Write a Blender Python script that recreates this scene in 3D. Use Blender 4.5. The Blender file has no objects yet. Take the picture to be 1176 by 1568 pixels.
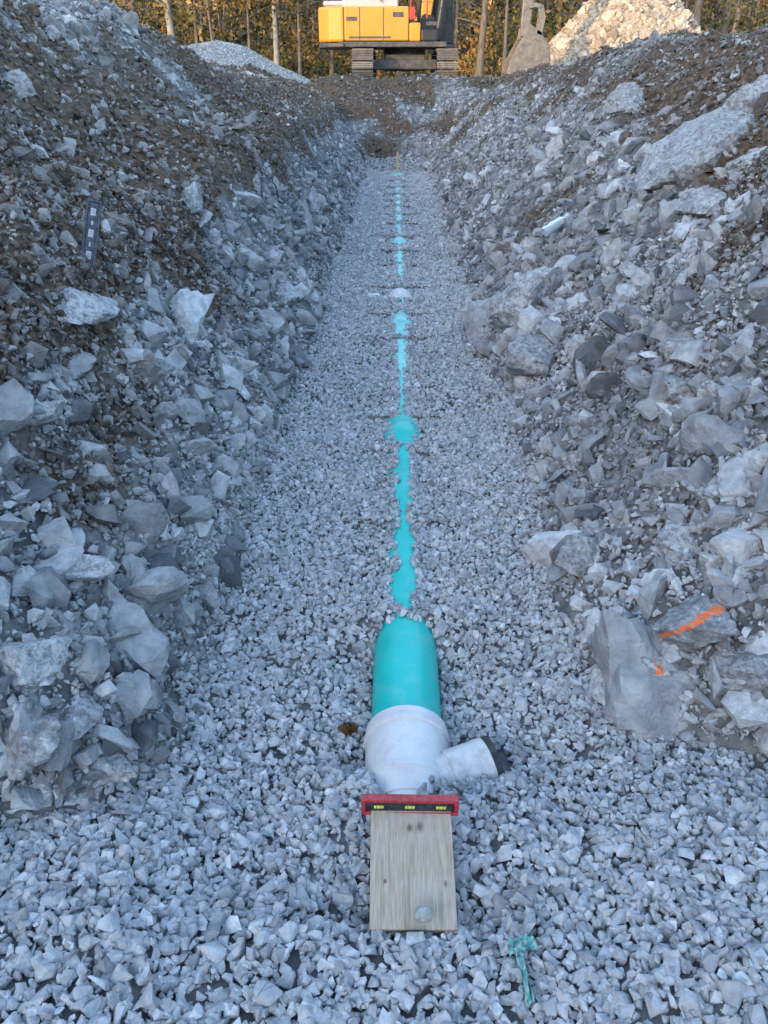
import bpy, bmesh, math, numpy as np
from mathutils import Vector, Matrix, noise as mnoise
rng=np.random.default_rng(7)
scene=bpy.context.scene
# ---------------------------------------------------------------- helpers
TB=np.random.default_rng(3).random((256,256))
def vn(x,y):
    xi=np.floor(x).astype(int); yi=np.floor(y).astype(int); fx=x-xi; fy=y-yi
    fx=fx*fx*(3-2*fx); fy=fy*fy*(3-2*fy)
    a=TB[xi&255,yi&255]; b=TB[(xi+1)&255,yi&255]; c=TB[xi&255,(yi+1)&255]; d=TB[(xi+1)&255,(yi+1)&255]
    return (a*(1-fx)+b*fx)*(1-fy)+(c*(1-fx)+d*fx)*fy*1.0
def fbm(x,y,s,o=4,seed=0):
    t=0;a=1;n=0
    x=np.asarray(x,float)/s+seed*17.3; y=np.asarray(y,float)/s+seed*9.1
    for i in range(o):
        t=t+a*(vn(x,y)-.5)*2; n+=a; a*=.5
        x,y=(x*1.6-y*1.2)+5.2,(x*1.2+y*1.6)+1.3
    return t/n
def sm(a,b,x):
    t=np.clip((x-a)/(b-a),0,1); return t*t*(3-2*t)
def make_mesh(name,V,F,mat,attrs=None,smooth=False,parent=None):
    V=np.asarray(V,dtype=np.float32); F=np.asarray(F,dtype=np.int32); k=F.shape[1]
    me=bpy.data.meshes.new(name)
    me.vertices.add(len(V)); me.vertices.foreach_set('co',V.ravel())
    me.loops.add(F.size); me.loops.foreach_set('vertex_index',F.ravel())
    me.polygons.add(len(F)); me.polygons.foreach_set('loop_start',np.arange(0,F.size,k,dtype=np.int32))
    try: me.polygons.foreach_set('loop_total',np.full(len(F),k,dtype=np.int32))
    except Exception: pass
    me.update(calc_edges=True)
    me.polygons.foreach_set('use_smooth',np.full(len(F),smooth,dtype=bool))
    if attrs:
        for n,a in attrs.items():
            at=me.attributes.new(n,'FLOAT','POINT'); at.data.foreach_set('value',np.asarray(a,dtype=np.float32))
    me.validate(); me.update()
    ob=bpy.data.objects.new(name,me); scene.collection.objects.link(ob)
    if mat: me.materials.append(mat)
    if parent: ob.parent=parent
    return ob
def empty(name,loc=(0,0,0)):
    e=bpy.data.objects.new(name,None); scene.collection.objects.link(e); e.location=loc; e.empty_display_size=.2; return e
class NT:
    def __init__(s,name):
        s.m=bpy.data.materials.new(name); s.m.use_nodes=True; s.t=s.m.node_tree; s.b=s.t.nodes['Principled BSDF']
    def n(s,ty,**kw):
        x=s.t.nodes.new(ty)
        for k,v in kw.items(): setattr(x,k,v)
        return x
    def l(s,a,b): s.t.links.new(a,b)
    def noise(s,scale,detail=4,vec=None,rough=.6):
        x=s.n('ShaderNodeTexNoise'); x.inputs['Scale'].default_value=scale; x.inputs['Detail'].default_value=detail; x.inputs['Roughness'].default_value=rough
        if vec is not None: s.l(vec,x.inputs['Vector'])
        return x.outputs['Fac']
    def mix(s,f,a,b,mode='MIX'):
        x=s.n('ShaderNodeMix',data_type='RGBA',blend_type=mode)
        for i,v in ((0,f),(6,a),(7,b)):
            if isinstance(v,(int,float)): x.inputs[i].default_value=v
            elif isinstance(v,tuple): x.inputs[i].default_value=(*v,1) if len(v)==3 else v
            else: s.l(v,x.inputs[i])
        return x.outputs[2]
    def ramp(s,f,stops):
        x=s.n('ShaderNodeValToRGB'); e=x.color_ramp.elements
        while len(e)<len(stops): e.new(.5)
        for el,(p,c) in zip(e,stops):
            el.position=p; el.color=(*c,1) if len(c)==3 else c
        s.l(f,x.inputs[0]); return x.outputs[0]
    def math(s,op,a,b=None,c=None):
        x=s.n('ShaderNodeMath',operation=op)
        for i,v in enumerate((a,b,c)):
            if v is None: continue
            if isinstance(v,(int,float)): x.inputs[i].default_value=v
            else: s.l(v,x.inputs[i])
        return x.outputs[0]
    def attr(s,n): return s.n('ShaderNodeAttribute',attribute_name=n).outputs['Fac']
    def bump(s,h,strength,dist):
        x=s.n('ShaderNodeBump'); x.inputs['Strength'].default_value=strength; x.inputs['Distance'].default_value=dist
        s.l(h,x.inputs['Height']); s.l(x.outputs[0],s.b.inputs['Normal'])
    def pos(s): return s.n('ShaderNodeNewGeometry').outputs['Position']
    def obj(s): return s.n('ShaderNodeTexCoord').outputs['Object']
    def scaled(s,v,sc):
        x=s.n('ShaderNodeMapping'); s.l(v,x.inputs[0]); x.inputs['Scale'].default_value=sc; return x.outputs[0]
    def done(s,col,rough=.9,spec=.2):
        if isinstance(col,tuple): s.b.inputs['Base Color'].default_value=(*col,1)
        else: s.l(col,s.b.inputs['Base Color'])
        s.b.inputs['Roughness'].default_value=rough; s.b.inputs['Specular IOR Level'].default_value=spec
        return s.m
def stone_mat(name,lo,hi,scale,bumpk=.6,paint=None,speck=False,dark=(.08,.08,.085),pale=(.52,.51,.49)):
    t=NT(name); p=t.pos()
    base=t.ramp(t.attr('tint'),[(0,lo),(.6,tuple(a*.45+b*.55 for a,b in zip(lo,hi))),(1,hi)])
    n1=t.noise(scale,3,p)
    base=t.mix(t.ramp(n1,[(.35,(.45,.45,.45)),(.65,(0,0,0))]),base,dark)
    n2=t.noise(scale*.3,2,p)
    base=t.mix(t.ramp(n2,[(.5,(0,0,0)),(.7,(.4,.4,.4))]),base,pale)
    if speck:
        n3=t.noise(scale*3,4,p,.75)
        base=t.mix(t.ramp(n3,[(.42,(.55,.55,.55)),(.5,(0,0,0))]),base,(.07,.07,.075))
        base=t.mix(t.ramp(n3,[(.58,(0,0,0)),(.66,(.6,.6,.6))]),base,(.60,.59,.57))
    brown=t.ramp(n1,[(.35,(.045,.032,.024)),(.7,(.16,.118,.086))])
    base=t.mix(t.attr('dirt'),base,brown)
    if paint: base=paint(t,p,base,n2)
    t.bump(t.noise(scale*2.2,4 if speck else 3,p,.65),bumpk,.25/scale)
    return t.done(base,.92,.15)
def simple(name,col,rough=.6,spec=.4,var=.25,scale=8,metal=0,bump=.15,dust=0,dustcol=(.4,.4,.39)):
    t=NT(name); n=t.noise(scale,4,t.obj())
    dark=tuple(c*(1-var) for c in col)
    c=t.mix(t.ramp(n,[(.35,(0,0,0)),(.65,(1,1,1))]),dark,col)
    if dust: c=t.mix(t.ramp(t.noise(scale*2.7,5,t.pos()),[(.42,(0,0,0)),(.68,(dust,dust,dust))]),c,dustcol)
    t.bump(t.noise(scale*6,3,t.obj()),bump,.01)
    t.b.inputs['Metallic'].default_value=metal
    return t.done(c,rough,spec)
# ---------------------------------------------------------------- terrain function
PX=.044; PZ=-.11; PR=.107
# stretches of pipe left showing above the bedding: (from, to, half width)
EXP=[(1.27,1.50,.066),(2.16,2.76,.050),(2.76,2.84,.024),(2.84,3.46,.042),(3.46,3.52,.02),(3.54,3.90,.082),(3.90,4.66,.021),(4.66,5.32,.042),(5.35,6.0,.065),(6.0,6.35,.02),(6.38,6.82,.07),(6.85,7.3,.02),(7.3,7.8,.045),(7.85,8.45,.052),(8.5,8.75,.02),(8.8,9.3,.10),(9.4,9.7,.03),(9.7,10.2,.055),(10.3,10.95,.06),(11.2,11.7,.05),(11.85,12.3,.055),(12.5,12.95,.055),(13.4,13.9,.10),(14.3,14.8,.06),(15.4,15.9,.13)]
def expo(y):
    e=np.zeros_like(y)
    for a,b,w in EXP: e=np.maximum(e,w*sm(a-.02,a+.03,y)*sm(b+.02,b-.03,y))
    return e
def edges(x,y):
    n=.06*fbm(y,y*0+3,.9,3)+.05*fbm(y,y*0+5,.25,2)
    xl=-.58+n+np.interp(y,[.3,.9,1.0,1.15,1.3,1.5],[-3,-1.6,-.9,-.37,-.08,0])
    xr=.60+.06*fbm(y,y*0+8,.8,3)+.05*fbm(y,y*0+9,.25,2)+np.interp(y,[.3,1.1,1.4,1.53,1.6,1.76],[3,1.6,.9,.42,.2,0])
    return xl,xr
SU=np.array([-.6,-.8])
def H(x,y,detail=True):
    x=np.asarray(x,float); y=np.asarray(y,float)
    xl,xr=edges(x,y)
    dl=np.maximum(xl-x,0); dr=np.maximum(x-xr,0)
    side=np.interp(y,[0,.9,1.2,1.42,1.55,2.0,2.3,3,25],[.05,.04,.01,-.05,-.08,-.05,-.015,0,0])
    ax=np.abs(x-PX)
    g=np.interp(y,[-2,.9,.96,1.02,1.2,1.28,1.40,1.47,1.53,2.0,2.1,2.14,2.3,30],[0,.035,.03,-.02,.005,.02,-.01,-.05,-.12,-.12,-.03,.004,.003,.003])-.033*sm(.01,.04,expo(y))*(y>2.1)
    wl=np.interp(y,[1.3,1.5,2.0,2.2],[.09,.13,.12,.09])
    fl=g+(side-g)*sm(wl,wl+.25,ax)+.018*fbm(x,y,.5,3,2)*sm(.1,.3,ax)
    fl=fl+.045*fbm(x,y,.35,3,14)*sm(.12,.35,ax)*sm(1.6,1.2,y)
    fl=fl+.012*fbm(y,x*.3,.35,2,19)*sm(2.2,3,y)
    fl=fl+.06*sm(.35,.62,ax)+.06*sm(.5,1.3,ax)*sm(1.5,1.0,y)
    yy=y+.3*fbm(x,y,1.5,2,7)
    zl=np.interp(dl,[0,.1,.25,.45,.6,.75,1.1,1.8,2.4],[0,.2,.42,.70,.98,1.08,1.2,1.45,1.6])
    zl=zl+np.interp(dl,[1.2,2.2,3.2,5,8,12],[0,.45,.75,.6,.2,0])*np.interp(yy,[0,9,12,14,17],[1.1,1.0,.5,.12,.0])
    zr=np.interp(dr,[0,.12,.5,1.0,1.6,2.2],[0,.18,.58,1.0,1.4,1.62])
    zr=zr+np.interp(dr,[1.6,2.4,3.5,6,9],[0,.24,.32,.2,0])*np.interp(yy,[0,10,16,20],[1.1,1,.4,.1])
    z=fl+zl+zr
    d=dl+dr
    e=np.clip((y-16.1+.3*fbm(x,y,.8,3,4))*.5,0,1.56)
    z=np.maximum(z,np.where(y>15,e-.02,z))
    z=z-sm(19.5,22,y)*.16
    z=np.maximum(z,np.where(y<-3,1.6*sm(-3,-8,y),-9))
    m=np.clip(sm(0,.35,d)+sm(16.2,17,y),0,1)*(1-.8*sm(19,22,y))*(1-.6*sm(5,9,np.abs(x)))
    if detail:
        z=z+m*(.22*fbm(x,y,.9,4,1)+.07*fbm(x,y,.18,3,5))
    u=x*SU[0]+y*SU[1]; vv=x*.8-y*.6
    z=z+(11.4-.75*sm(-14,-8.5,vv))*sm(9,35,u)*(1+.02*fbm(x,y,14,3,9))  # unseen ridge behind camera, added to shade the trench; lowered for right crest
    z=z+14*sm(46,120,y)+.5*fbm(x,y,25,3,3)*sm(34,60,np.hypot(x,y))
    return z
def Hs(x,y): return float(H(np.array([x]),np.array([y]))[0])
def dirtmask(x,y,z):
    xl,xr=edges(x,y); d=np.maximum(xl-x,0)+np.maximum(x-xr,0)
    f=fbm(x,y,.7,4,11)
    left=(x<0)
    b=np.where(left,sm(.65,1.05,z)*.95-.45*sm(1.75,2.2,z),sm(1.0,1.6,z)*.5*sm(3,7,y)+.12)
    b=np.maximum(b,.42*sm(15.5,17.5,y))
    return np.clip(sm(.16,.6,f*1.1+b)*sm(.1,.4,d+sm(16,17,y)),0,1)
# ---------------------------------------------------------------- materials
M_gravel=stone_mat('gravel_stone',(.25,.256,.27),(.60,.61,.63),45,dark=(.13,.13,.14))
M_rub=stone_mat('rubble_stone',(.10,.104,.113),(.56,.565,.575),22,bumpk=.9)
M_warm=stone_mat('sunlit_rubble_stone',(.26,.21,.16),(.66,.56,.44),8,bumpk=.9,dark=(.12,.10,.08),pale=(.6,.52,.42))  # warm sunlight on the far pile is put into this stone colour
M_boul=stone_mat('boulder_stone',(.16,.164,.173),(.50,.505,.51),14,bumpk=1.0,speck=True)
M_soil=stone_mat('soil_and_crushed_rock',(.08,.082,.087),(.29,.29,.29),30,bumpk=1.0)
# ---------------------------------------------------------------- ground
def axis(dense,lo,hi,start):
    c=list(dense); s=start; v=c[-1]
    while v<hi: s*=1.12; v+=s; c.append(v)
    s=start; v=c[0]; pre=[]
    while v>lo: s*=1.12; v-=s; pre.append(v)
    return np.array(pre[::-1]+c)
xs=axis(np.arange(-3.4,3.4,.022),-900,900,.03)
ys=axis(np.concatenate([np.arange(.3,8,.026),np.arange(8,21,.055)]),-900,1200,.05)
XX,YY=np.meshgrid(xs,ys)
ZZ=H(XX,YY)
dm=dirtmask(XX,YY,ZZ)
far=sm(24,34,np.hypot(XX,YY))
dm=np.maximum(dm,far*.8)
xl,xr=edges(XX,YY)
rough=.03*np.clip(sm(0,.2,np.maximum(xl-XX,0)+np.maximum(XX-xr,0)),0,1)*fbm(XX,YY,.07,2,6)
ZT=ZZ-.014+rough*(1-far)
nx,ny=len(xs),len(ys)
V=np.stack([XX.ravel(),YY.ravel(),ZT.ravel()],1)
i=np.arange(nx*ny).reshape(ny,nx)
F=np.stack([i[:-1,:-1].ravel(),i[:-1,1:].ravel(),i[1:,1:].ravel(),i[1:,:-1].ravel()],1)
make_mesh('ground',V,F,M_soil,{'tint':np.clip(.4+.9*fbm(XX,YY,.06,2,8).ravel(),0,1),'dirt':dm.ravel()},smooth=True)
# ---------------------------------------------------------------- stone templates
def hull(n,seed,sc,pw=.75):
    r=np.random.default_rng(seed)
    p=r.uniform(-1,1,(n,3)); p/=np.maximum(np.linalg.norm(p,axis=1,keepdims=True)**pw,.3); p*=np.array(sc)
    bm=bmesh.new(); vs=[bm.verts.new(q) for q in p]
    bmesh.ops.convex_hull(bm,input=vs)
    for v in [v for v in bm.verts if not v.link_faces]: bm.verts.remove(v)
    bmesh.ops.triangulate(bm,faces=bm.faces[:]); bm.verts.index_update()
    v=np.array([q.co[:] for q in bm.verts]); f=np.array([[a.index for a in q.verts] for q in bm.faces]); bm.free()
    v/=np.abs(v).max(); return v,f
def cutrock(seed,sub,sc,planes=22,nz=.03,lo=.42,hi=.72):
    r=np.random.default_rng(seed)
    bm=bmesh.new(); bmesh.ops.create_icosphere(bm,subdivisions=sub,radius=1)
    v=np.array([q.co[:] for q in bm.verts]); f=np.array([[a.index for a in q.verts] for q in bm.faces]); bm.free()
    N=r.normal(size=(planes,3)); N/=np.linalg.norm(N,axis=1,keepdims=True); D=r.uniform(lo,hi,planes)
    q=v@N.T; t=np.where(q>1e-3,D[None]/np.maximum(q,1e-3),9).min(1); t=np.minimum(t,.95)
    v=v*t[:,None]
    if nz:
        off=Vector((seed*3.1,0,0))
        dn=np.array([mnoise.fractal(Vector(p)*3.2+off,1,2,5) for p in v])
        st=np.array([mnoise.noise(Vector(p)*5+off) for p in v])
        v=v*(1+nz*dn+nz*.9*np.sign(st)*np.minimum(np.abs(st)*6,1))[:,None]
    v=v*np.array(sc); v/=np.abs(v).max(); return v,f
def rotm(n,r,flat=0):
    q=r.normal(size=(n,4))
    if flat: q[:,1:3]*=flat
    q/=np.linalg.norm(q,axis=1,keepdims=True); w,x,y,z=q.T
    return np.stack([1-2*(y*y+z*z),2*(x*y-z*w),2*(x*z+y*w),2*(x*y+z*w),1-2*(x*x+z*z),2*(y*z-x*w),2*(x*z-y*w),2*(y*z+x*w),1-2*(x*x+y*y)],1).reshape(n,3,3)
def scatter(name,P,S,T,D,temps,mat,r,flat=0):
    Vs=[];Fs=[];At=[];Ad=[];off=0
    idx=r.integers(0,len(temps),len(P))
    for k,(tv,tf) in enumerate(temps):
        s=np.where(idx==k)[0]
        if not len(s): continue
        R=rotm(len(s),r,flat)
        v=np.einsum('nij,vj->nvi',R,tv)*S[s][:,None,None]+P[s][:,None,:]
        Vs.append(v.reshape(-1,3)); nv=len(tv)
        Fs.append((tf[None]+(np.arange(len(s))*nv)[:,None,None]+off).reshape(-1,3)); off+=len(s)*nv
        At.append(np.repeat(T[s],nv)); Ad.append(np.repeat(D[s],nv))
    return make_mesh(name,np.concatenate(Vs),np.concatenate(Fs),mat,{'tint':np.concatenate(At),'dirt':np.concatenate(Ad)})
GT=[hull(11,100+k,(1,r1,r2)) for k,(r1,r2) in enumerate([(.8,.6),(.7,.7),(.9,.5),(.65,.5),(.85,.75),(.75,.55),(1,.6),(.7,.6),(.9,.8),(.6,.6)])]
RT=[hull(13,200+k,(1,r1,r2),.35) for k,(r1,r2) in enumerate([(.8,.6),(.7,.5),(.9,.4),(.6,.45),(.85,.7),(.75,.35),(1,.5),(.7,.55),(.55,.4),(.8,.5)])]
CT=[cutrock(300+k,3,(1,r1,r2),11,.035,.3,.75) for k,(r1,r2) in enumerate([(.8,.6),(.7,.5),(.9,.4),(.65,.5),(.85,.7),(.75,.35),(.6,.45),(.9,.55)])]
BA=np.array([.05,1.45,-.10]); BB=np.array([.268,1.525,-.078]); BR=.080
def segdist(x,y,z,A,B):
    p=np.stack([x,y,z],1)-A; d=B-A; t=np.clip(p@d/(d@d),0,1); return np.linalg.norm(p-t[:,None]*d,axis=1)
# ---------------------------------------------------------------- gravel bed
L=[]
for (x0,x1,y0,y1,den) in [(-2.2,2.2,.2,1.7,6900),(-.85,.85,1.7,4,6900),(-.8,.8,4,8,4400),(-.8,.8,8,16.6,2200)]:
    n=int((x1-x0)*(y1-y0)*den); L.append(np.stack([rng.uniform(x0,x1,n),rng.uniform(y0,y1,n)],1))
x,y=np.concatenate(L).T
xl,xr=edges(x,y); out=np.maximum(xl-x,x-xr)
keep=(out<.03+.12*fbm(x,y,.2,2,12)+.05*rng.random(len(x)))
x,y=x[keep],y[keep]
z=H(x,y)+rng.normal(0,.0042,len(x))
S=.0124*np.exp(rng.normal(0,.30,len(x)))*np.where(y<1.3,1.1,1)*np.interp(y,[4,8,16],[1,1.2,1.35])
ax=np.abs(x-PX); E=expo(y)*(.8+.7*fbm(y,y*0+x*3,.06,2,33))
on=(y>2.1)&(ax<PR)
surf=PZ+np.sqrt(np.clip(PR**2-ax**2,0,1))
z=np.where(on,np.maximum(z,surf+.006),z)
keep=~((y>1.26)&(ax<E))
RR=PR+np.where((y>1.42)&(y<1.7),.016,0)
keep&=(np.hypot(x-PX,z-PZ)>RR+.004)|(y<1.27)
keep&=~((np.abs(x-.047)<.096)&(y>1.0)&(y<1.26)&(z<.12))
keep&=segdist(x,y,z,BA,BB)>BR+.002
x,y,z,S=x[keep],y[keep],z[keep],S[keep]
scatter('gravel',np.stack([x,y,z],1),S,np.clip(rng.normal(.5,.24,len(x)),0,1),0.1*rng.random(len(x))**3,GT,M_gravel,rng)
# ---------------------------------------------------------------- rubble on banks
def bank_pts(n,ya=.7,yb=20.7,ex=1.6,dm_=99):
    y=ya+(yb-ya)*rng.random(n*6)**ex; x=rng.uniform(-4.2,4.2,n*6)
    xl,xr=edges(x,y); d=np.maximum(xl-x,x-xr)
    e=.01
    gx=(H(x+e,y)-H(x-e,y))/(2*e); gyy=(H(x,y+e)-H(x,y-e))/(2*e)
    w=np.sqrt(1+gx**2+gyy**2)/4
    w*=np.where(d>2.6,.35,1)
    k=(rng.random(len(x))<np.clip(w,0,1))&((d>.02)|(y>16.2))&(d<dm_)
    return x[k][:n],y[k][:n],gx[k][:n],gyy[k][:n]
def rub(name,n,smin,smax,pw,temps,flat,emb,ds=.35,tb=.5,**kw):
    x,y,gx,g2=bank_pts(n,**kw)
    S=smin*(1-rng.random(len(x))*(1-(smin/smax)**pw))**(-1/pw)
    z=H(x,y); nn=np.stack([-gx,-g2,np.ones_like(gx)],1); nn/=np.linalg.norm(nn,axis=1,keepdims=True)
    dmk=dirtmask(x,y,z); S=S*(1-ds*dmk)
    D=np.clip(dmk*rng.uniform(.35,1.15,len(x)),0,1)*np.where(rng.random(len(x))<.2,.25,1)
    cl=fbm(x,y,.5,3,21)
    P=np.stack([x,y,z],1)+nn*(S*emb)[:,None]
    scatter(name,P,S,np.clip(rng.normal(tb,.24,len(x))+.35*cl,0,1),D,temps,M_rub,rng,flat)
rub('rubble_fines',60000,.009,.028,1.6,GT,0,.2,0)
rub('rubble_chips',45000,.007,.022,1.6,RT,0,.2,0,ya=.7,yb=4.5,ex=1.0,dm_=1.4)
rub('rubble',12000,.026,.08,1.8,RT,0,.1)
rub('rubble_cobbles',1500,.03,.08,1.5,RT,0,.15,ya=.9,yb=5,ex=1.0,dm_=1.3)
rub('rubble_blocks',1100,.065,.17,2.0,CT,0,-.05)
rub('rubble_slabs',340,.10,.22,2.0,CT,0,-.15,.6,.62,ya=1.1,yb=9,ex=1.1,dm_=2.4)
# ---------------------------------------------------------------- camera
th=math.atan(.5654)
cam=bpy.data.cameras.new('camera'); co=bpy.data.objects.new('camera',cam); scene.collection.objects.link(co)
co.location=(0,0,1.6); co.rotation_euler=(math.pi/2-th,0,.014)
cam.sensor_fit='VERTICAL'; cam.sensor_height=34.6; cam.lens=26; cam.clip_start=.05; cam.clip_end=4000
scene.camera=co
# ---------------------------------------------------------------- boulders (x,y,z,radius,shape)
BL=[(-.95,5.21,.56,.17,1),(-1.14,2.75,.88,.18,2),(-.65,2.57,.13,.07,0),(-.87,1.41,.38,.10,4),(-.85,1.29,.28,.10,0),(-.69,1.32,.13,.08,3),(-.86,1.76,.42,.08,1),(-.75,1.37,.26,.08,2),
(-1.08,2.17,.70,.085,0),(-1.10,2.39,.72,.08,4),(-1.01,2.97,.62,.085,2),(-.91,2.40,.43,.09,1),(-2.28,5.18,1.56,.12,2),(-.76,5.17,.32,.18,1),(-1.20,4.77,.94,.14,3),(1.64,4.32,1.0,.15,0),(2.09,7.72,1.40,.22,1),
(1.86,5.16,1.20,.42,4),(2.2,5.3,1.45,.28,0),(1.60,5.0,1.08,.22,3),(.83,4.78,.36,.25,1),(.78,4.03,.26,.17,0),(1.13,2.99,.65,.10,2),(1.10,2.79,.56,.11,2),(1.18,2.62,.60,.09,3),(.67,2.27,.15,.10,4),(1.0,1.60,.20,.13,0),
(.85,1.72,.27,.105,4),(.64,1.73,.03,.085,2),(.72,1.82,.10,.075,1),(.99,2.15,.45,.09,0),(.91,2.07,.33,.08,1),(.75,1.70,.13,.07,1),(.97,1.80,.36,.06,3),(.74,2.85,.24,.09,1),(2.04,7.71,1.36,.22,4),(1.90,4.61,1.17,.17,2)]
upv=np.array([0,.49,.87]); rt=np.array([1.,0,0])
def nrm(v): v=np.array(v,float); return tuple(v/np.linalg.norm(v))
r12=np.array([.85,1.72,.27]); r16=np.array([.75,1.70,.13])
PAINT=[(tuple(r12+np.array([0,0,.04])),nrm(-.38*rt+.92*upv),nrm(.92*rt+.38*upv),.008,.12),(tuple(r16),nrm(rt),nrm(upv),.010,.06)]
def paint(t,p,base,nz):
    m=None; w2=t.noise(35,3,p)
    for c,n_,s_,w,Ls in PAINT:
        sv=t.n('ShaderNodeVectorMath',operation='SUBTRACT'); t.l(p,sv.inputs[0]); sv.inputs[1].default_value=c
        dd=[]
        for v in(n_,s_):
            d=t.n('ShaderNodeVectorMath',operation='DOT_PRODUCT'); t.l(sv.outputs[0],d.inputs[0]); d.inputs[1].default_value=v; dd.append(d.outputs['Value'])
        a=t.math('ABSOLUTE',t.math('ADD',t.math('ADD',dd[0],t.math('MULTIPLY',t.math('SUBTRACT',w2,.5),.022)),t.math('MULTIPLY',t.math('MULTIPLY',dd[1],dd[1]),2.0)))
        f=t.math('MULTIPLY',t.math('LESS_THAN',a,w),t.math('LESS_THAN',t.math('ABSOLUTE',dd[1]),Ls))
        m=f if m is None else t.math('MAXIMUM',m,f)
    f=t.math('MULTIPLY',m,t.ramp(t.noise(90,3,p),[(.36,(.2,.2,.2)),(.5,(.92,.92,.92))]))
    return t.mix(f,base,(.80,.16,.04))
M_pst=stone_mat('painted_rubble_stone',(.16,.163,.17),(.42,.425,.43),14,paint=paint,speck=True)
shapes=[(1,.85,.7),(1,.75,.65),(1,.8,.4),(1,.6,.55),(1,.9,.8)]
for q,(x,y,z,R_,s_) in enumerate(BL):
    v,f=cutrock(500+q*7,4,shapes[s_],12,.045,.34,.75)
    rr=np.random.default_rng(900+q); a=rr.uniform(0,6.28); tl=rr.normal(0,.35,2)
    M3=np.array(Matrix.Rotation(a,3,'Z')@Matrix.Rotation(tl[0],3,'X')@Matrix.Rotation(tl[1],3,'Y'))
    v=v@M3.T*R_*1.12
    o=make_mesh('boulder',v,f,M_pst if (abs(x-.85)<.01 or (abs(x-.75)<.01 and y<2)) else M_boul,{'tint':np.full(len(v),rr.uniform(.4,.95)),'dirt':np.full(len(v),.0)})
    o.location=(x,y,z)
# ---------------------------------------------------------------- pipe
def lathe(name,prof,mat,parent=None,seg=64,A=None,B=None,cap=True):
    A=np.array(A,float); B=np.array(B,float); d=(B-A)/np.linalg.norm(B-A)
    up=np.array([0,0,1.]) if abs(d[2])<.9 else np.array([1.,0,0]); s1=np.cross(d,up); s1/=np.linalg.norm(s1); s2=np.cross(s1,d)
    a=np.linspace(0,2*np.pi,seg,endpoint=False); ring=np.cos(a)[:,None]*s1+np.sin(a)[:,None]*s2
    V=np.concatenate([A+d*s+ring*r for s,r in prof]); n=len(prof)
    F=[[k*seg+j,k*seg+(j+1)%seg,(k+1)*seg+(j+1)%seg,(k+1)*seg+j] for k in range(n-1) for j in range(seg)]
    ob=make_mesh(name,V,F,mat,smooth=True,parent=parent)
    ob.data.set_sharp_from_angle(angle=math.radians(35))
    return ob
def pvc(name,col,dust,dcol=(.42,.42,.41),rough=.38,fa=.5,th_=(.5,.75)):
    t=NT(name); p=t.pos()
    c=t.mix(t.ramp(t.noise(5,3,p),[(.35,(0,0,0)),(.65,(1,1,1))]),tuple(v*.88 for v in col),col)
    n=t.noise(14,6,p,.7)
    c=t.mix(t.ramp(n,[(th_[0],(0,0,0)),(th_[1],(dust,)*3)]),c,dcol)
    c=t.mix(t.ramp(t.noise(120,2,p),[(.66,(0,0,0)),(.72,(dust,)*3)]),c,dcol)
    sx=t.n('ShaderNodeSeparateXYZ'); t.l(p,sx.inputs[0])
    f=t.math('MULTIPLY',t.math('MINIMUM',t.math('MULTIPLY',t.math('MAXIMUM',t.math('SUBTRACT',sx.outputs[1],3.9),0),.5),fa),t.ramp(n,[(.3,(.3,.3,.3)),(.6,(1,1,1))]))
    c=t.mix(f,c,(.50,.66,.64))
    t.bump(n,.08,.01)
    return t.done(c,rough,.4)
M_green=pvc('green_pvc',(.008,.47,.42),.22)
M_white=pvc('white_pvc',(.60,.595,.595),.5,(.33,.325,.315),fa=0.0)
M_wdust=pvc('dusty_white_pvc',(.60,.595,.59),.7,(.32,.315,.305),fa=0.0,th_=(.44,.64))
M_black=simple('black_rubber',(.02,.02,.022),.6,.4,dust=.3,dustcol=(.2,.2,.2))
pipe=empty('sewer_pipe')
y0=1.66
prof=[(0,PR)]
for b in (3.70,5.78,9.05,13.5):
    s=b-y0; prof+=[(s-.05,PR),(s-.03,PR+.012),(s+.12,PR+.012),(s+.13,PR+.009),(s+.17,PR+.009),(s+.22,PR)]
prof+=[(15.5-y0,PR),(15.52-y0,PR+.03),(15.85-y0,PR+.03),(15.851-y0,.0)]
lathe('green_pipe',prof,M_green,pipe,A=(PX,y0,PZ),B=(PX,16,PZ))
lathe('coupling_far',[(0,.107),(.01,.13),(.2,.13),(.21,.107)],M_white,pipe,A=(PX,6.5,PZ),B=(PX,7,PZ))
lathe('coupling_branch',[(0,.07),(.2,.07),(.2,.09),(.3,.09),(.3,0)],M_wdust,pipe,A=(PX,6.62,PZ+.02),B=(PX-.3,6.5,PZ+.04))
wye=empty('wye_fitting')
R=PR
lathe('hub',[(0,R-.002),(.11,R-.001),(.112,R+.003),(.14,R+.004),(.165,R+.009),(.18,R+.014),(.182,R+.017),(.20,R+.017),(.202,R+.013),(.35,R+.014),(.352,R+.021),(.368,R+.021),(.370,R+.015),(.40,R+.016),(.405,R+.011),(.413,R)],M_white,wye,A=(PX,1.27,PZ),B=(PX,2,PZ))
dB=BB-BA; LB=np.linalg.norm(dB)
lathe('branch',[(0,BR*.94),(LB*.5,BR*.94),(LB*.52,BR),(LB*.9,BR),(LB*.92,BR*1.03),(LB*1.0,BR*1.03),(LB*1.01,BR*.75),(LB*1.01,0)],M_wdust,wye,A=BA,B=BB)
lathe('branch_gasket',[(LB*1.0,BR*.6),(LB*1.0,BR*1.0),(LB*1.09,BR*1.0),(LB*1.11,BR*.8),(LB*1.11,0)],M_black,wye,A=BA,B=BB)
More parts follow.
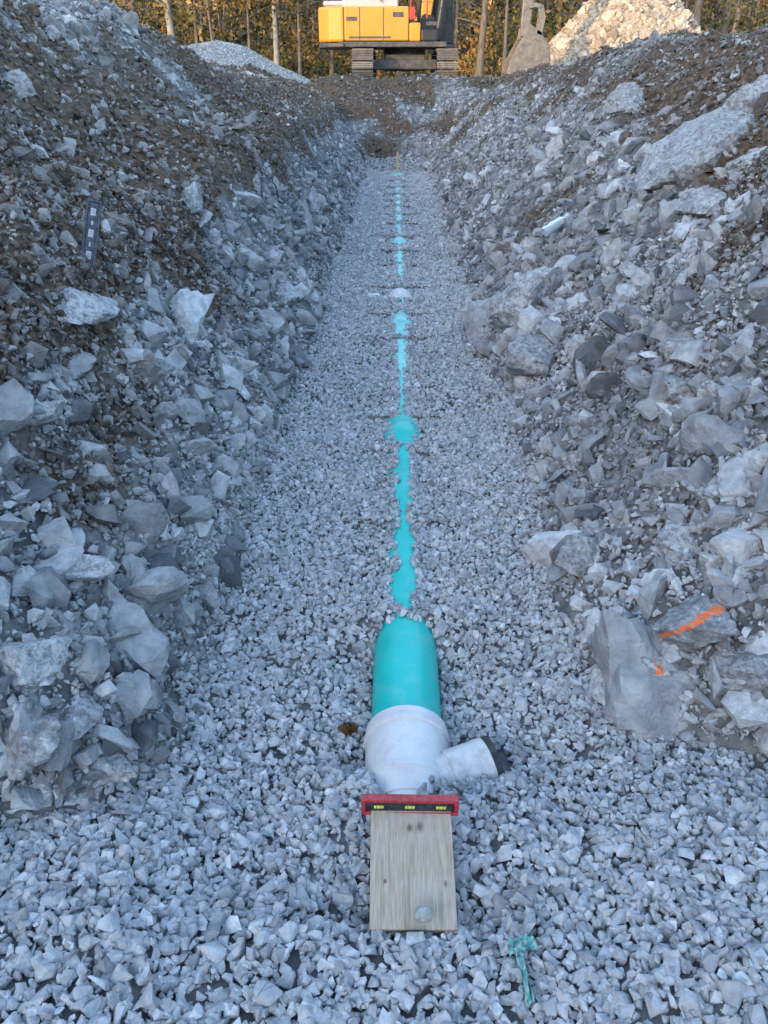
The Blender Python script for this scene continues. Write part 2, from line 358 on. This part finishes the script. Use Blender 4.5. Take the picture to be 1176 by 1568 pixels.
# ---------------------------------------------------------------- box builder
class Bld:
    def __init__(s): s.V=[];s.F=[];s.n=0
    def box(s,c,d,R=None):
        v=np.array([[i,j,k] for i in(-.5,.5) for j in(-.5,.5) for k in(-.5,.5)])*np.array(d)
        if R is not None: v=v@np.array(R).T
        s.V.append(v+np.array(c)); s.F+=[[a+s.n for a in f] for f in((0,1,3,2),(4,6,7,5),(0,4,5,1),(2,3,7,6),(0,2,6,4),(1,5,7,3))]; s.n+=8; return s
    def prism(s,pts,a,b,ax=1):
        n=len(pts)
        for w in(a,b):
            for p in pts:
                q=[p[0],p[1]]; q.insert(ax,w); s.V.append(np.array([q],float))
        s.F+=[[i+s.n,(i+1)%n+s.n,(i+1)%n+n+s.n,i+n+s.n] for i in range(n)]
        s.poly=getattr(s,'poly',[])+[[i+s.n for i in range(n)][::-1],[i+n+s.n for i in range(n)]]
        s.n+=2*n; return s
    def make(s,name,mat,parent=None,bev=0,seg=2):
        me=bpy.data.meshes.new(name); me.from_pydata(np.concatenate(s.V).tolist(),[],s.F+getattr(s,'poly',[]))
        bm=bmesh.new(); bm.from_mesh(me); bmesh.ops.recalc_face_normals(bm,faces=bm.faces[:]); bm.to_mesh(me); bm.free()
        ob=bpy.data.objects.new(name,me); scene.collection.objects.link(ob); me.materials.append(mat)
        if parent: ob.parent=parent
        if bev:
            m=ob.modifiers.new('b','BEVEL'); m.width=bev; m.segments=seg; m.limit_method='ANGLE'; m.angle_limit=.6
        return ob
# ---------------------------------------------------------------- board
t=NT('weathered_pine'); o=t.obj(); g=t.noise(9,5,t.scaled(o,(9,.6,1)),.6); g2=t.noise(60,3,t.scaled(o,(8,.3,1)))
c=t.ramp(g,[(.3,(.26,.21,.155)),(.55,(.46,.385,.30)),(.7,(.36,.30,.225))])
c=t.mix(t.ramp(g2,[(.4,(.5,.5,.5)),(.6,(0,0,0))]),c,(.20,.15,.10))
def knot(cx,cy,rad,c):
    m=t.n('ShaderNodeVectorMath',operation='SUBTRACT'); t.l(o,m.inputs[0]); m.inputs[1].default_value=(cx,cy,0)
    s_=t.n('ShaderNodeVectorMath',operation='MULTIPLY'); t.l(m.outputs[0],s_.inputs[0]); s_.inputs[1].default_value=(1,.7,0)
    Ln=t.n('ShaderNodeVectorMath',operation='LENGTH'); t.l(s_.outputs[0],Ln.inputs[0])
    d=t.math('ADD',t.math('MULTIPLY',Ln.outputs['Value'],1/rad),t.math('MULTIPLY',t.math('SUBTRACT',g2,.5),.8))
    return t.mix(t.ramp(t.math('MULTIPLY',d,.25),[(.12,(.9,.9,.9)),(.25,(.5,.5,.5)),(.4,(0,0,0))]),c,(.11,.065,.035))
c=knot(-.004,.085,.006,c); c=knot(.02,.088,.007,c); c=knot(.072,-.035,.004,c); c=knot(-.06,-.03,.003,c)
c=t.mix(t.ramp(t.noise(12,4,o),[(.5,(0,0,0)),(.75,(.45,.45,.45))]),c,(.42,.42,.42))
t.bump(g2,.3,.004); M_wood=t.done(c,.85,.2)
pit=math.atan2(.075,.235)
bo=Bld().box((0,0,0),(.186,.252,.036)).make('wooden_board',M_wood,None,.002)
bo.location=(.047,1.102,.061); bo.rotation_euler=(pit,0,.012)
# ---------------------------------------------------------------- levels
M_red=simple('red_paint',(.42,.012,.02),.4,.5,.3,30,dust=.12)
M_blk=simple('black_plastic',(.018,.018,.02),.45,.5,.3,30,dust=.25,dustcol=(.15,.15,.15))
M_blkb=simple('dusty_black_frame',(.03,.035,.045),.5,.5,.3,20,dust=.5,dustcol=(.13,.14,.16))
M_vial=simple('vial_fluid',(.62,.60,.08),.15,.6,.1,30)
M_clear=simple('vial_frame',(.35,.36,.38),.3,.5,.1,30)
def level(name,frame,Ln,Hh,Th,loc,rot,vial=M_vial):
    e=empty(name,loc)
    Bld().box((0,0,Hh/2-.004),(Ln,Th,.008)).box((0,0,-Hh/2+.004),(Ln,Th,.008)).box((-Ln/2+.005,0,0),(.0098,Th*.96,Hh-.017)).box((Ln/2-.005,0,0),(.0098,Th*.96,Hh-.017)).make('frame',frame,e,.0015)
    Bld().box((0,0,0),(Ln-.021,Th*.55,Hh-.017)).make('web',M_blk if frame is M_red else frame,e,.001)
    W=Bld();Vv=Bld();Lb=Bld()
    for cx in(-.32*Ln,0,.32*Ln):
        W.box((cx,0,.0),(.034,Th*.75,.019)); Vv.box((cx,0,.0),(.024,Th*.88,.010))
        for k in(-.005,.005): Lb.box((cx+k,0,0),(.0012,Th*.92,.011))
    for cx in(-.16*Ln,.16*Ln): W.box((cx,0,0),(.02,Th*.6,.007))
    W.make('vial_housings',M_blk if frame is M_red else M_clear,e,.002); Vv.make('vials',vial,e,.003); Lb.make('vial_lines',M_blk,e)
    if rot is not None: e.rotation_euler=rot
    return e
level('spirit_level',M_red,.225,.044,.022,(.043,1.222,.128),(-.10,0,-.005))
hx,hy,hz=-1.20,3.16,1.02
X=np.array(nrm((-.02,.72,.70))); Yb=np.array((-.35,.75,-.5)); Yb=Yb-X*(X@Yb); Yb/=np.linalg.norm(Yb); Zb=np.cross(X,Yb)
e=level('spirit_level',M_blkb,.30,.054,.024,(0,0,0),None,M_clear)
e.matrix_world=Matrix([[X[0],Yb[0],Zb[0],hx+.035],[X[1],Yb[1],Zb[1],hy-.09],[X[2],Yb[2],Zb[2],hz+.055],[0,0,0,1]])
v,f=cutrock(77,3,(1,.95,.9),60,.01)
make_mesh('pale_pebble',v*.020+np.array([.068,.992,.070]),f,simple('chalky_stone',(.58,.565,.54),.9,.2,.3,80,bump=.8),smooth=True)
t=NT('clear_plastic'); t.b.inputs['Transmission Weight'].default_value=.7; t.b.inputs['IOR'].default_value=1.3; M_pl=t.done((.7,.75,.77),.12,.6)
bx,by,bz=1.07,5.42,.72
lathe('plastic_bottle',[(0,0),(0,.028),(.01,.033),(.05,.030),(.08,.033),(.12,.028),(.145,.03),(.17,.013),(.185,.012),(.186,.016),(.205,.016),(.206,0)],M_pl,None,24,A=(bx-.08,by-.04,bz-.02),B=(bx+.1,by+.05,bz+.08))
M_dl=simple('dead_leaf',(.13,.06,.02),.8,.2,.4,60)
def crumple(name,cx,cy,cz,sx,sy,amp,seed,mat,rot=0,nx_=14,ny_=14,mask=None):
    g1=np.linspace(-1,1,nx_); g2=np.linspace(-1,1,ny_); A_,B_=np.meshgrid(g1,g2)
    Zc=amp*fbm(A_,B_,.5,3,seed)*2
    wx=1-.7*np.abs(B_)**1.5 if mask else 1+.25*fbm(B_,B_*0,.3,2,seed)
    X_=A_*sx*wx; Y_=B_*sy; c,s=math.cos(rot),math.sin(rot)
    V=np.stack([cx+(X_*c-Y_*s).ravel(),cy+(X_*s+Y_*c).ravel(),cz+Zc.ravel()],1); i=np.arange(nx_*ny_).reshape(ny_,nx_)
    F=np.stack([i[:-1,:-1].ravel(),i[:-1,1:].ravel(),i[1:,1:].ravel(),i[1:,:-1].ravel()],1)
    return make_mesh(name,V,F,mat,smooth=True)
lz=Hs(-.13,1.68)+.022
crumple('dead_leaf',-.135,1.68,lz,.03,.02,.012,5,M_dl,.4,mask=1)
crumple('dead_leaf',-.115,1.672,lz+.004,.018,.014,.012,6,M_dl,1.4,mask=1)
M_film=simple('teal_plastic_film',(.05,.38,.34),.3,.6,.3,40,dust=.9,dustcol=(.5,.5,.5))
fz=Hs(.265,.9)+.02
crumple('plastic_film',.265,.93,fz,.028,.014,.014,8,M_film,.2)
crumple('plastic_film',.262,.872,fz-.002,.006,.055,.012,9,M_film,.12)
M_stake=simple('stake_wood',(.50,.36,.20),.8,.2)
Bld().box((0,0,0),(.04,.02,.42)).prism([(-.02,-.21),(.02,-.21),(0,-.27)],-.01,.01).make('survey_stake',M_stake,None,.002).location=(.03,15.98,.16)
# ---------------------------------------------------------------- excavator
ex=empty('excavator',(.24,27.2,1.42))
M_yel=simple('yellow_paint',(.55,.24,.012),.4,.5,.12,2,dust=.2,dustcol=(.34,.26,.16))
M_gry=simple('dark_grey_paint',(.05,.05,.055),.5,.4,.3,3,dust=.3,dustcol=(.22,.20,.17))
M_cab=simple('cab_dark_paint',(.025,.025,.028),.4,.4,.3,3)
M_lgt=simple('light_grey_paint',(.38,.38,.37),.5,.4,.15,3,dust=.2)
M_stl=simple('worn_steel',(.17,.15,.13),.5,.5,.4,5,metal=.3,dust=.5,dustcol=(.26,.23,.2))
t=NT('cab_glass'); M_gls=t.done((.02,.03,.035),.12,.5)
def track(cx,name):
    e=Bld(); Lh=1.68; r=.42; per=4*Lh+2*math.pi*r; n=46
    for k in range(n):
        s=per*k/n
        if s<2*Lh: y=-Lh+s; z=2*r; a=0
        elif s<2*Lh+math.pi*r: q=(s-2*Lh)/r; y=Lh+r*math.sin(q); z=r+r*math.cos(q); a=-q
        elif s<4*Lh+math.pi*r: y=Lh-(s-2*Lh-math.pi*r); z=0; a=math.pi
        else: q=(s-4*Lh-math.pi*r)/r; y=-Lh-r*math.sin(q); z=r-r*math.cos(q); a=math.pi-q
        Rm=np.array(Matrix.Rotation(a,3,'X')); c=np.array([cx,y,z])
        e.box(c,(.6,.165,.03),Rm)
        for g in(-.05,.0,.05): e.box(c+Rm@np.array([0,g,.027]),(.59,.014,.03),Rm)
    e.make(name,M_stl,ex)
    f=Bld().prism([(-1.7,.22),(-1.85,.42),(-1.7,.62),(1.7,.62),(1.85,.42),(1.7,.22)],cx-.17,cx+.17,0); f.make(name+'_frame',M_gry,ex,.02)
    for k,yy in enumerate((-1.68,1.68)): lathe(name+'_wheel_%d'%k,[(0,0),(0,.36),(.3,.36),(.3,0)],M_gry,ex,24,A=(cx-.15,yy,.42),B=(cx+.15,yy,.42))
    for k,yy in enumerate(np.linspace(-1.2,1.2,7)): lathe(name+'_roller_%d'%k,[(0,0),(0,.12),(.36,.12),(.36,0)],M_gry,ex,16,A=(cx-.18,yy,.14),B=(cx+.18,yy,.14))
track(-1.2,'track_left'); track(1.2,'track_right')
Bld().box((0,0,.55),(1.2,1.5,.42)).box((0,-.75,.5),(1.9,.35,.26)).box((0,.75,.5),(1.9,.35,.26)).make('carbody',M_gry,ex,.03)
lathe('slew_ring',[(0,0),(0,.62),(.2,.62),(.2,0)],M_gry,ex,40,A=(0,0,.76),B=(0,0,.96))
Bld().box((-.35,0,1.0),(3.1,2.5,.14)).box((1.0,.75,1.0),(1.1,1.0,.12)).make('deck_frame',M_gry,ex,.02)
cw=[(-1.75,-1.3),(-2.2,-1.22),(-2.5,-.8),(-2.58,0),(-2.5,.8),(-2.2,1.22),(-1.75,1.3)]
Bld().prism(cw,1.05,1.93,2).make('counterweight',M_yel,ex,.07,3)
Bld().prism([(x*1.002,y*1.002) for x,y in cw],.92,1.04,2).make('counterweight_skirt',M_gry,ex,.03)
Bld().box((-.82,-1.0,1.50),(1.84,.58,.84)).box((-.82,1.0,1.5),(1.84,.58,.84)).make('side_panels',M_yel,ex,.04,3)
Bld().box((-.62,-1.292,1.5),(.02,.02,.8)).box((-1.3,-1.292,1.5),(.02,.02,.8)).box((-1.0,-1.295,1.17),(1.2,.012,.05)).box((-1.52,-1.295,1.62),(.30,.012,.10)).box((-.2,-1.295,1.72),(.3,.012,.12)).make('panel_seams',M_gry,ex)
Bld().box((-1.0,0,2.02),(1.6,2.3,.30)).box((-1.9,0,2.0),(.9,2.0,.14)).make('engine_hood',M_lgt,ex,.06,3)
Bld().box((-1.1,-.2,2.28),(.7,.9,.22)).make('hood_cover',M_gry,ex,.05)
lathe('exhaust_stack',[(0,.07),(.5,.07),(.5,0)],M_gry,ex,16,A=(-.6,.5,2.1),B=(-.6,.5,3))
Bld().box((.28,-1.0,1.30),(.32,.55,.46)).make('tool_box',M_yel,ex,.04)
Bld().box((.70,-1.0,1.22),(.48,.5,.30)).make('fuel_tank',M_cab,ex,.04)
Bld().box((.75,-1.1,1.5),(.3,.3,.1)).make('step_plate',M_gry,ex,.01)
M_rail=simple('handrail_red',(.45,.04,.02),.5,.4)
rl=Bld()
for xx in(.15,.62): rl.box((xx,-1.22,2.0),(.04,.04,.75))
rl.box((.385,-1.22,2.36),(.51,.04,.04)).box((.385,-1.22,2.1),(.51,.03,.03)).box((.2,-1.24,1.75),(.16,.04,.3)).box((-.3,-1.22,2.36),(.9,.04,.04)).box((-.7,-1.22,2.2),(.04,.04,.32)).make('handrails',M_rail,ex,.008)
Bld().prism([(.46,1.7),(.46,2.8),(.62,2.9),(1.2,2.9),(1.45,2.08),(1.45,1.55)],.28,1.22).make('cab_glazing',M_gls,ex)
Bld().prism([(.42,1.05),(.42,1.72),(1.5,1.55),(1.5,1.05)],.25,1.25).make('cab_lower',M_cab,ex,.03)
cf=Bld()
for yy in(.27,1.23):
    for a,b in zip([(.44,1.6),(.44,2.83),(.6,2.93),(1.24,2.93),(1.48,2.1),(.95,1.6)],[(.44,2.83),(.6,2.93),(1.24,2.93),(1.48,2.1),(1.48,1.5),(.95,2.93)]):
        d=np.array(b)-np.array(a); Ln=np.hypot(*d); an=math.atan2(d[1],d[0]); cf.box(((a[0]+b[0])/2,yy,(a[1]+b[1])/2),(Ln+.04,.06,.09),np.array(Matrix.Rotation(-an,3,'Y')))
cf.box((.92,.75,2.96),(.75,1.0,.06)); cf.make('cab_frame',M_cab,ex,.01)
def ribbon(pts,wid):
    pts=np.array(pts,float); T=np.gradient(pts,axis=0); T/=np.linalg.norm(T,axis=1,keepdims=True); N=np.stack([-T[:,1],T[:,0]],1); w=np.array(wid)[:,None]/2
    return [tuple(p) for p in pts+N*w]+[tuple(p) for p in (pts-N*w)[::-1]]
Bld().prism(ribbon([(.55,1.25),(.68,2.2),(1.0,3.3),(1.6,4.5),(2.3,5.2),(3.1,5.7),(3.9,6.0)],[.26,.34,.6,.75,.65,.5,.35]),-.22,.18).make('boom',M_yel,ex,.03)
Bld().prism([(.40,1.05),(.42,1.6),(.55,1.8),(.85,1.75),(1.1,1.05)],-.32,-.25).prism([(.40,1.05),(.42,1.6),(.55,1.8),(.85,1.75),(1.1,1.05)],.2,.27).make('boom_foot',M_cab,ex,.01)
for k,yy in enumerate((-.42,.36)):
    lathe('boom_cylinder_%d'%k,[(0,.12),(1.6,.12),(1.6,.045),(2.7,.045)],M_cab,ex,20,A=(.95,yy,1.15),B=(1.45,yy,4.2))
Bld().prism(ribbon([(4.15,6.5),(3.95,5.6),(3.78,4.2),(3.66,2.9),(3.58,1.45)],[.3,.62,.5,.38,.28]),-.17,.13).make('stick',M_stl,ex,.03)
lathe('bucket_cylinder',[(0,.07),(1.5,.07),(1.5,.04),(2.4,.04)],M_gry,ex,20,A=(4.2,-.02,5.0),B=(3.98,-.02,2.2))
bkt=empty('bucket_assembly'); bkt.parent=ex; bkt.scale=(1,1,.82)
Bld().prism(ribbon([(3.98,2.45),(4.06,2.1),(4.0,1.5)],[.16,.2,.16]),-.2,-.12).prism(ribbon([(3.98,2.45),(4.06,2.1),(4.0,1.5)],[.16,.2,.16]),.08,.16).prism(ribbon([(3.64,2.4),(3.8,2.46),(4.0,2.42)],[.12,.14,.12]),-.24,-.18).make('bucket_linkage',M_stl,bkt,.01)
outer=[(3.45,1.5),(3.75,1.62),(4.05,1.50),(4.28,1.15),(4.34,.75),(4.22,.38),(3.92,.10),(3.5,.0),(2.95,.02)]
inner=[(3.0,.05),(3.5,.05),(3.88,.15),(4.15,.42),(4.27,.76),(4.2,1.1),(4.0,1.42),(3.73,1.54),(3.5,1.44)]
bk=Bld()
bk.V.append(np.array([[a,w_,b] for w_ in(-.62,.58) for a,b in outer+inner])); n=len(outer)+len(inner); no=len(outer)
for i_ in range(n): bk.F.append([i_,(i_+1)%n,(i_+1)%n+n,i_+n])
for w_ in(0,n):
    for i_ in range(no-1): bk.F.append([w_+i_,w_+i_+1,w_+n-2-i_,w_+n-1-i_])
bk.n=2*n
side=[(3.45,1.45),(3.75,1.58),(4.02,1.47),(4.24,1.13),(4.3,.75),(4.18,.4),(3.9,.13),(3.5,.03),(3.0,.04),(3.15,.75)]
bk.prism(side,-.645,-.60).prism(side,.56,.605)
bk.prism([(3.4,1.4),(3.45,1.85),(3.7,1.9),(4.1,1.62),(4.1,1.4)],-.2,-.14).prism([(3.4,1.4),(3.45,1.85),(3.7,1.9),(4.1,1.62),(4.1,1.4)],.1,.16)
for k in range(5): bk.prism([(3.02,.07),(3.02,-.0),(2.72,.02)],-.6+k*.27,-.5+k*.27)
bk.make('bucket',M_stl,bkt,.01)
# ---------------------------------------------------------------- piles
def pile(name,cx,cy,r,h,n,smn,smx,temps,dirt,flat=.18,mat=M_rub):
    g=np.linspace(-1.25,1.25,80); X,Y=np.meshgrid(g,g)
    def hh(X,Y):
        rr=np.hypot(X*(1+.15*Y),Y)+.12*fbm(X,Y,.7,3,int(cx)+31); return h*np.clip(1-rr,-.2,1)**1.0*(1-flat*sm(.4,0,rr))
    Z=hh(X,Y); b=Hs(cx,cy)-.1
    V=np.stack([cx+X.ravel()*r,cy+Y.ravel()*r,b+Z.ravel()],1); i=np.arange(6400).reshape(80,80)
    F=np.stack([i[:-1,:-1].ravel(),i[:-1,1:].ravel(),i[1:,1:].ravel(),i[1:,:-1].ravel()],1)
    e=empty(name)
    o=make_mesh('core',V,F,mat,{'tint':np.full(6400,.4),'dirt':np.full(6400,dirt*.6)},True,e)
    a=rng.random(n)*2*np.pi; q=np.sqrt(rng.random(n))*1.05; x=q*np.cos(a); y=q*np.sin(a)
    S=smn*(1-rng.random(n)*(1-(smn/smx)**1.8))**(-1/1.8)
    o=scatter('stones',np.stack([cx+x*r,cy+y*r,b+hh(x,y)],1),S,np.clip(rng.normal(.6,.25,n),0,1),dirt*rng.random(n),temps,mat,rng); o.parent=e
pile('rubble_pile',8.0,32,3.8,4.2,7000,.05,.28,RT,.3,.35,M_warm)
pile('gravel_pile',-4.6,23,2.5,1.3,12000,.02,.035,GT,0)
# ---------------------------------------------------------------- trees
def leaf_mat(name,stops):
    t=NT(name); c=t.ramp(t.attr('tint'),stops); return t.done(c,.7,.2)
M_leaf=leaf_mat('autumn_leaves',[(0,(.025,.032,.013)),(.35,(.065,.07,.022)),(.6,(.16,.12,.04)),(.8,(.30,.18,.05)),(1,(.27,.11,.04))])
t=NT('bark'); n_=t.noise(6,5,t.scaled(t.obj(),(3,3,.6))); c=t.ramp(n_,[(.3,(.07,.058,.048)),(.7,(.21,.18,.15))]); t.bump(n_,.6,.03); M_bark=t.done(c,.9,.1)
t=NT('pale_bark'); n_=t.noise(6,5,t.scaled(t.obj(),(3,3,.6))); c=t.ramp(n_,[(.3,(.16,.145,.125)),(.65,(.36,.33,.29))]); t.bump(n_,.4,.03); M_pbark=t.done(c,.9,.1)
def tube(P,Rd,seg=8):
    P=np.array(P); T=np.gradient(P,axis=0); T/=np.linalg.norm(T,axis=1,keepdims=True)
    s1=np.cross(T,[.3,.9,.1]); s1/=np.linalg.norm(s1,axis=1,keepdims=True); s2=np.cross(T,s1)
    a=np.linspace(0,2*np.pi,seg,endpoint=False)
    V=(P[:,None]+np.array(Rd)[:,None,None]*(np.cos(a)[None,:,None]*s1[:,None]+np.sin(a)[None,:,None]*s2[:,None])).reshape(-1,3)
    F=[[k*seg+j,k*seg+(j+1)%seg,(k+1)*seg+(j+1)%seg,(k+1)*seg+j] for k in range(len(P)-1) for j in range(seg)]
    return V,np.array(F)
def leaves(C,size,r,tint,spread=.25,per=6):
    C=np.repeat(C,per,0); C=C+r.normal(0,spread,C.shape); n=len(C); R=rotm(n,r)
    q=np.array([[-1,0,0],[0,-.6,.1],[1,0,0],[0,.6,.1]])
    s=size*r.uniform(.6,1.4,n)
    V=(np.einsum('nij,vj->nvi',R,q)*s[:,None,None]+C[:,None]).reshape(-1,3)
    return V,np.arange(4*n).reshape(n,4),np.repeat(np.clip(np.repeat(tint,per)+r.normal(0,.12,n),0,1),4)
def tree(name,x,y,h,rad,seed,bark,lean=0,tint=.5,dens=1.0,low=2.0):
    r=np.random.default_rng(seed); b=Hs(x,y)-.2; e=empty(name,(x,y,b)); n=12
    tt=np.linspace(0,1,n); P=np.stack([lean*h*tt+.25*np.sin(tt*4+seed)*tt,.2*np.cos(tt*5+seed)*tt,h*tt],1)
    Rd=rad*(1-.85*tt)*(1+.6*np.exp(-tt*25))
    VV,FF=tube(P,Rd,10); Vs=[VV];Fs=[FF];off=len(VV); cl=[]
    for k in range(26):
        f=r.uniform(low/h,1); p=np.array([np.interp(f,tt,P[:,j]) for j in range(3)]); a=r.uniform(0,6.28); Lb=h*.28*(1.15-f)*r.uniform(.6,1.2)+.5
        s=np.linspace(0,1,6); el=r.uniform(-.1,.9)
        Q=p+np.stack([np.cos(a)*s*Lb,np.sin(a)*s*Lb,el*Lb*s**1.4+.1*np.sin(s*6+k)],1)
        V2,F2=tube(Q,rad*.3*(1-f*.6)*(1-.85*s),5); Vs.append(V2);Fs.append(F2+off);off+=len(V2)
        for m in range(int(9*dens)):
            q=Q[r.integers(2,6)]+r.normal(0,.35,3); cl.append(q)
        for m in range(3):
            st=Q[r.integers(2,5)]; en=st+r.normal(0,.6,3)+np.array([0,0,.3]); V2,F2=tube(np.linspace(st,en,3),[.02,.014,.005],4); Vs.append(V2);Fs.append(F2+off);off+=len(V2)
    make_mesh('trunk_and_limbs',np.concatenate(Vs),np.concatenate(Fs),bark,smooth=True,parent=e)
    if cl:
        C=np.array(cl); V,F,T=leaves(C,.10,r,np.clip(tint+r.normal(0,.15,len(C)),0,1),.22,9)
        make_mesh('foliage',V,F,M_leaf,{'tint':T},parent=e)
tr=[(-9.3,37.5,13,.17,0,M_pbark,-.05,.55),(-5.0,37,12,.11,3,M_pbark,.03,.65),(-7.4,36.5,11,.06,4,M_bark,-.03,.6),(-6.1,37,11,.06,5,M_bark,.03,.45),(-8.5,38,11,.08,6,M_bark,.02,.7),(-4.1,37.5,12,.07,16,M_bark,.04,.5),
(-12.5,43,12,.20,1,M_bark,.02,.55),(-3.0,41,12,.10,2,M_bark,.02,.75),(3.5,37.5,11,.15,7,M_bark,.01,.6),(4.6,38,13,.08,8,M_bark,-.03,.6),(2.9,45,12,.12,9,M_bark,.03,.5),(12.4,38,12,.2,10,M_bark,.03,.45),(15.2,42,13,.2,11,M_bark,-.03,.35),(-.8,47,12,.15,13,M_bark,.02,.65),(8.0,45,13,.14,14,M_bark,-.02,.5),(14.0,38,10,.13,15,M_bark,.04,.3)]
for (x,y,h,r_,s,bk_,ln,ti) in tr: tree('autumn_tree',x,y,h,r_,s,bk_,ln,ti)
r=np.random.default_rng(50)
n=4600; x=r.uniform(-24,26,n); y=r.uniform(38.5,54,n); zz=H(x,y)
top=.7+3.4*np.clip(fbm(x,y,3.0,3,41)*1.4+.35,0,1)+1.8*sm(44,52,y)
C=np.stack([x,y,zz+top*r.random(n)**.8],1)
T=np.clip(.45+.8*fbm(x,y,2.4,3,42)+np.where(x>10,-.18,.02)+r.normal(0,.1,n),0,1)
V,F,T=leaves(C,.10,r,T,.25,8); make_mesh('undergrowth',V,F,M_leaf,{'tint':T})
n=380; Vs=[];Fs=[];off=0
x=r.uniform(-50,50,n); y=r.uniform(46,95,n); zz=H(x,y)
for a,b,c_ in zip(x,y,zz):
    h=r.uniform(9,15); s=np.linspace(0,1,5); V2,F2=tube(np.stack([a+r.normal(0,.7)*s+.4*np.sin(s*3+a)*s,b+0*s,c_-.3+h*s],1),r.uniform(.05,.18)*(1-.8*s),6); Vs.append(V2);Fs.append(F2+off);off+=len(V2)
dw=empty('distant_woods')
make_mesh('trunks',np.concatenate(Vs),np.concatenate(Fs),M_bark,smooth=True,parent=dw)
n=11000; k=r.integers(0,380,n); C=np.stack([x[k]+r.normal(0,1.9,n),y[k]+r.normal(0,1.9,n),zz[k]+r.uniform(.3,14,n)],1)
V,F,T=leaves(C,.19,r,np.clip(.42+.35*np.sin(k*1.7)+r.normal(0,.1,n),0,1),.6,8); make_mesh('foliage',V,F,M_leaf,{'tint':T},parent=dw)
# ---------------------------------------------------------------- world / sun
EL=math.radians(12); AZ=math.atan2(SU[0],SU[1])
w=bpy.data.worlds.new('World'); scene.world=w; w.use_nodes=True; nt=w.node_tree
sk=nt.nodes.new('ShaderNodeTexSky'); sk.sky_type='NISHITA'; sk.sun_disc=False; sk.sun_elevation=EL; sk.sun_rotation=AZ; sk.dust_density=1.0; sk.ozone_density=1.2
nt.links.new(sk.outputs[0],nt.nodes['Background'].inputs[0]); nt.nodes['Background'].inputs[1].default_value=.98
sl=bpy.data.lights.new('sun','SUN'); so=bpy.data.objects.new('sun',sl); scene.collection.objects.link(so)
sl.energy=4.6; sl.angle=math.radians(.5); sl.color=(1,.64,.34)
so.rotation_euler=Vector((SU[0]*math.cos(EL),SU[1]*math.cos(EL),math.sin(EL))).to_track_quat('Z','Y').to_euler()
scene.view_settings.view_transform='Standard'; scene.view_settings.look='None'; scene.view_settings.exposure=0
